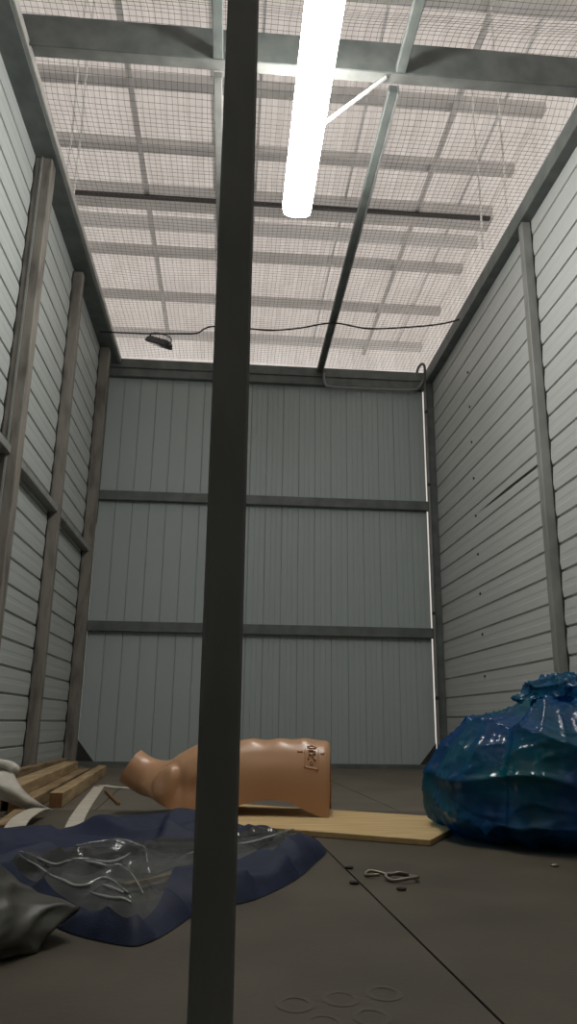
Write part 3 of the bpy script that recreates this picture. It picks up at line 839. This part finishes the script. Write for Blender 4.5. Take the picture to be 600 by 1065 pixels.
def strap(pts, wd, label):
    P = smooth_path(pts, 6); V = []; Fc = []
    for i, p in enumerate(P):
        t = (P[min(i+1, len(P)-1)]-P[max(i-1, 0)]).normalized(); s = t.cross(Vector((0, 0, 1))).normalized()
        for sx, hz in ((-1, .001), (1, .001), (1, .004), (-1, .004)): V.append(p + s*sx*wd/2 + Vector((0, 0, hz)))
    for i in range(len(P)-1):
        for k in range(4): Fc.append([4*i+k, 4*i+(k+1) % 4, 4*i+4+(k+1) % 4, 4*i+4+k])
    n = len(P)-1; Fc += [[3, 2, 1, 0], [4*n, 4*n+1, 4*n+2, 4*n+3]]
    o = obj('webbing_strap', V, Fc, 'strap_white'); tag(o, label, 'strap', 'white straps on the floor'); return o
strap([(-.50, 2.75, 0), (-.54, 3.05, 0), (-.59, 3.5, 0), (-.640, 4.0, 0), (-.68, 4.40, 0)], .055, 'white strap on floor between timber planks and torso')
strap([(-.68, 4.47, .001), (-.60, 4.36, .001), (-.47, 4.27, .001)], .06, 'short white strap lying crosswise behind the torso neck')
strap([(-.62, 2.45, .031), (-.665, 2.72, .031), (-.68, 2.95, .031), (-.675, 3.05, .028)], .06, 'white strap at left edge running towards the white sheeting')
o = obj('thin_stick', *tube([(-.60, 4.10, .007), (-.53, 3.80, .007), (-.445, 3.46, .007)], .006, 6), 'plank_end'); tag(o, 'thin dark stick on the floor beside the torso neck', 'stick')

# ------------------------------------------------------------------ carabiner links and crumbs on the floor
cr = empty('carabiner_chain', (.40, 1.90, 0)); tag(cr, 'small linked metal carabiners lying on dark floor', 'carabiner')
def loop(cx, cy, a, b, ang, r, z, open_=0):
    pts = []
    n = 24
    for k in range(n - open_):
        th = 2*math.pi*k/n
        x_ = a*sgnpow(math.cos(th), .7); y_ = b*sgnpow(math.sin(th), .8)
        pts.append((cx+x_*math.cos(ang)-y_*math.sin(ang), cy+x_*math.sin(ang)+y_*math.cos(ang), z+.003*math.sin(th*2+cx*9)))
    return tube(pts, r, 6, open_ == 0)
obj('link', *loop(.418, 1.885, .036, .030, .25, .0042, .0075), 'carabiner_metal', cr, True)
obj('link', *loop(.368, 1.925, .028, .018, -.5, .0038, .007, 4), 'carabiner_metal', cr, True)
obj('gate_bar', *tube([(.392, 1.902, .009), (.418, 1.912, .013), (.44, 1.905, .01)], .0035, 6), 'carabiner_metal', cr, True)
for k, (x_, y_, lab) in enumerate(((.318, 2.03, 'tiny dark crumb on floor joint behind the carabiners'), (.300, 1.845, 'tiny dark crumb on floor left of the carabiners'), (.393, 1.78, 'tiny dark crumb on floor in front of the carabiners'), (.86, 2.06, 'small grey scrap on floor before the blue bag'))):
    v = []
    for p in sphere_dirs(2)[0]:
        s_ = .009*(1+.4*noise.noise(p*2+Vector((k*5, 0, 0))))
        v.append((x_+p.x*s_*1.3, y_+p.y*s_, max(.0003, .003+p.z*s_*.5)))
    o = obj('debris_crumb', v, sphere_dirs(2)[1], 'debris_dark' if k < 3 else 'carabiner_metal', smooth=True); tag(o, lab, 'debris', 'crumbs on the floor')
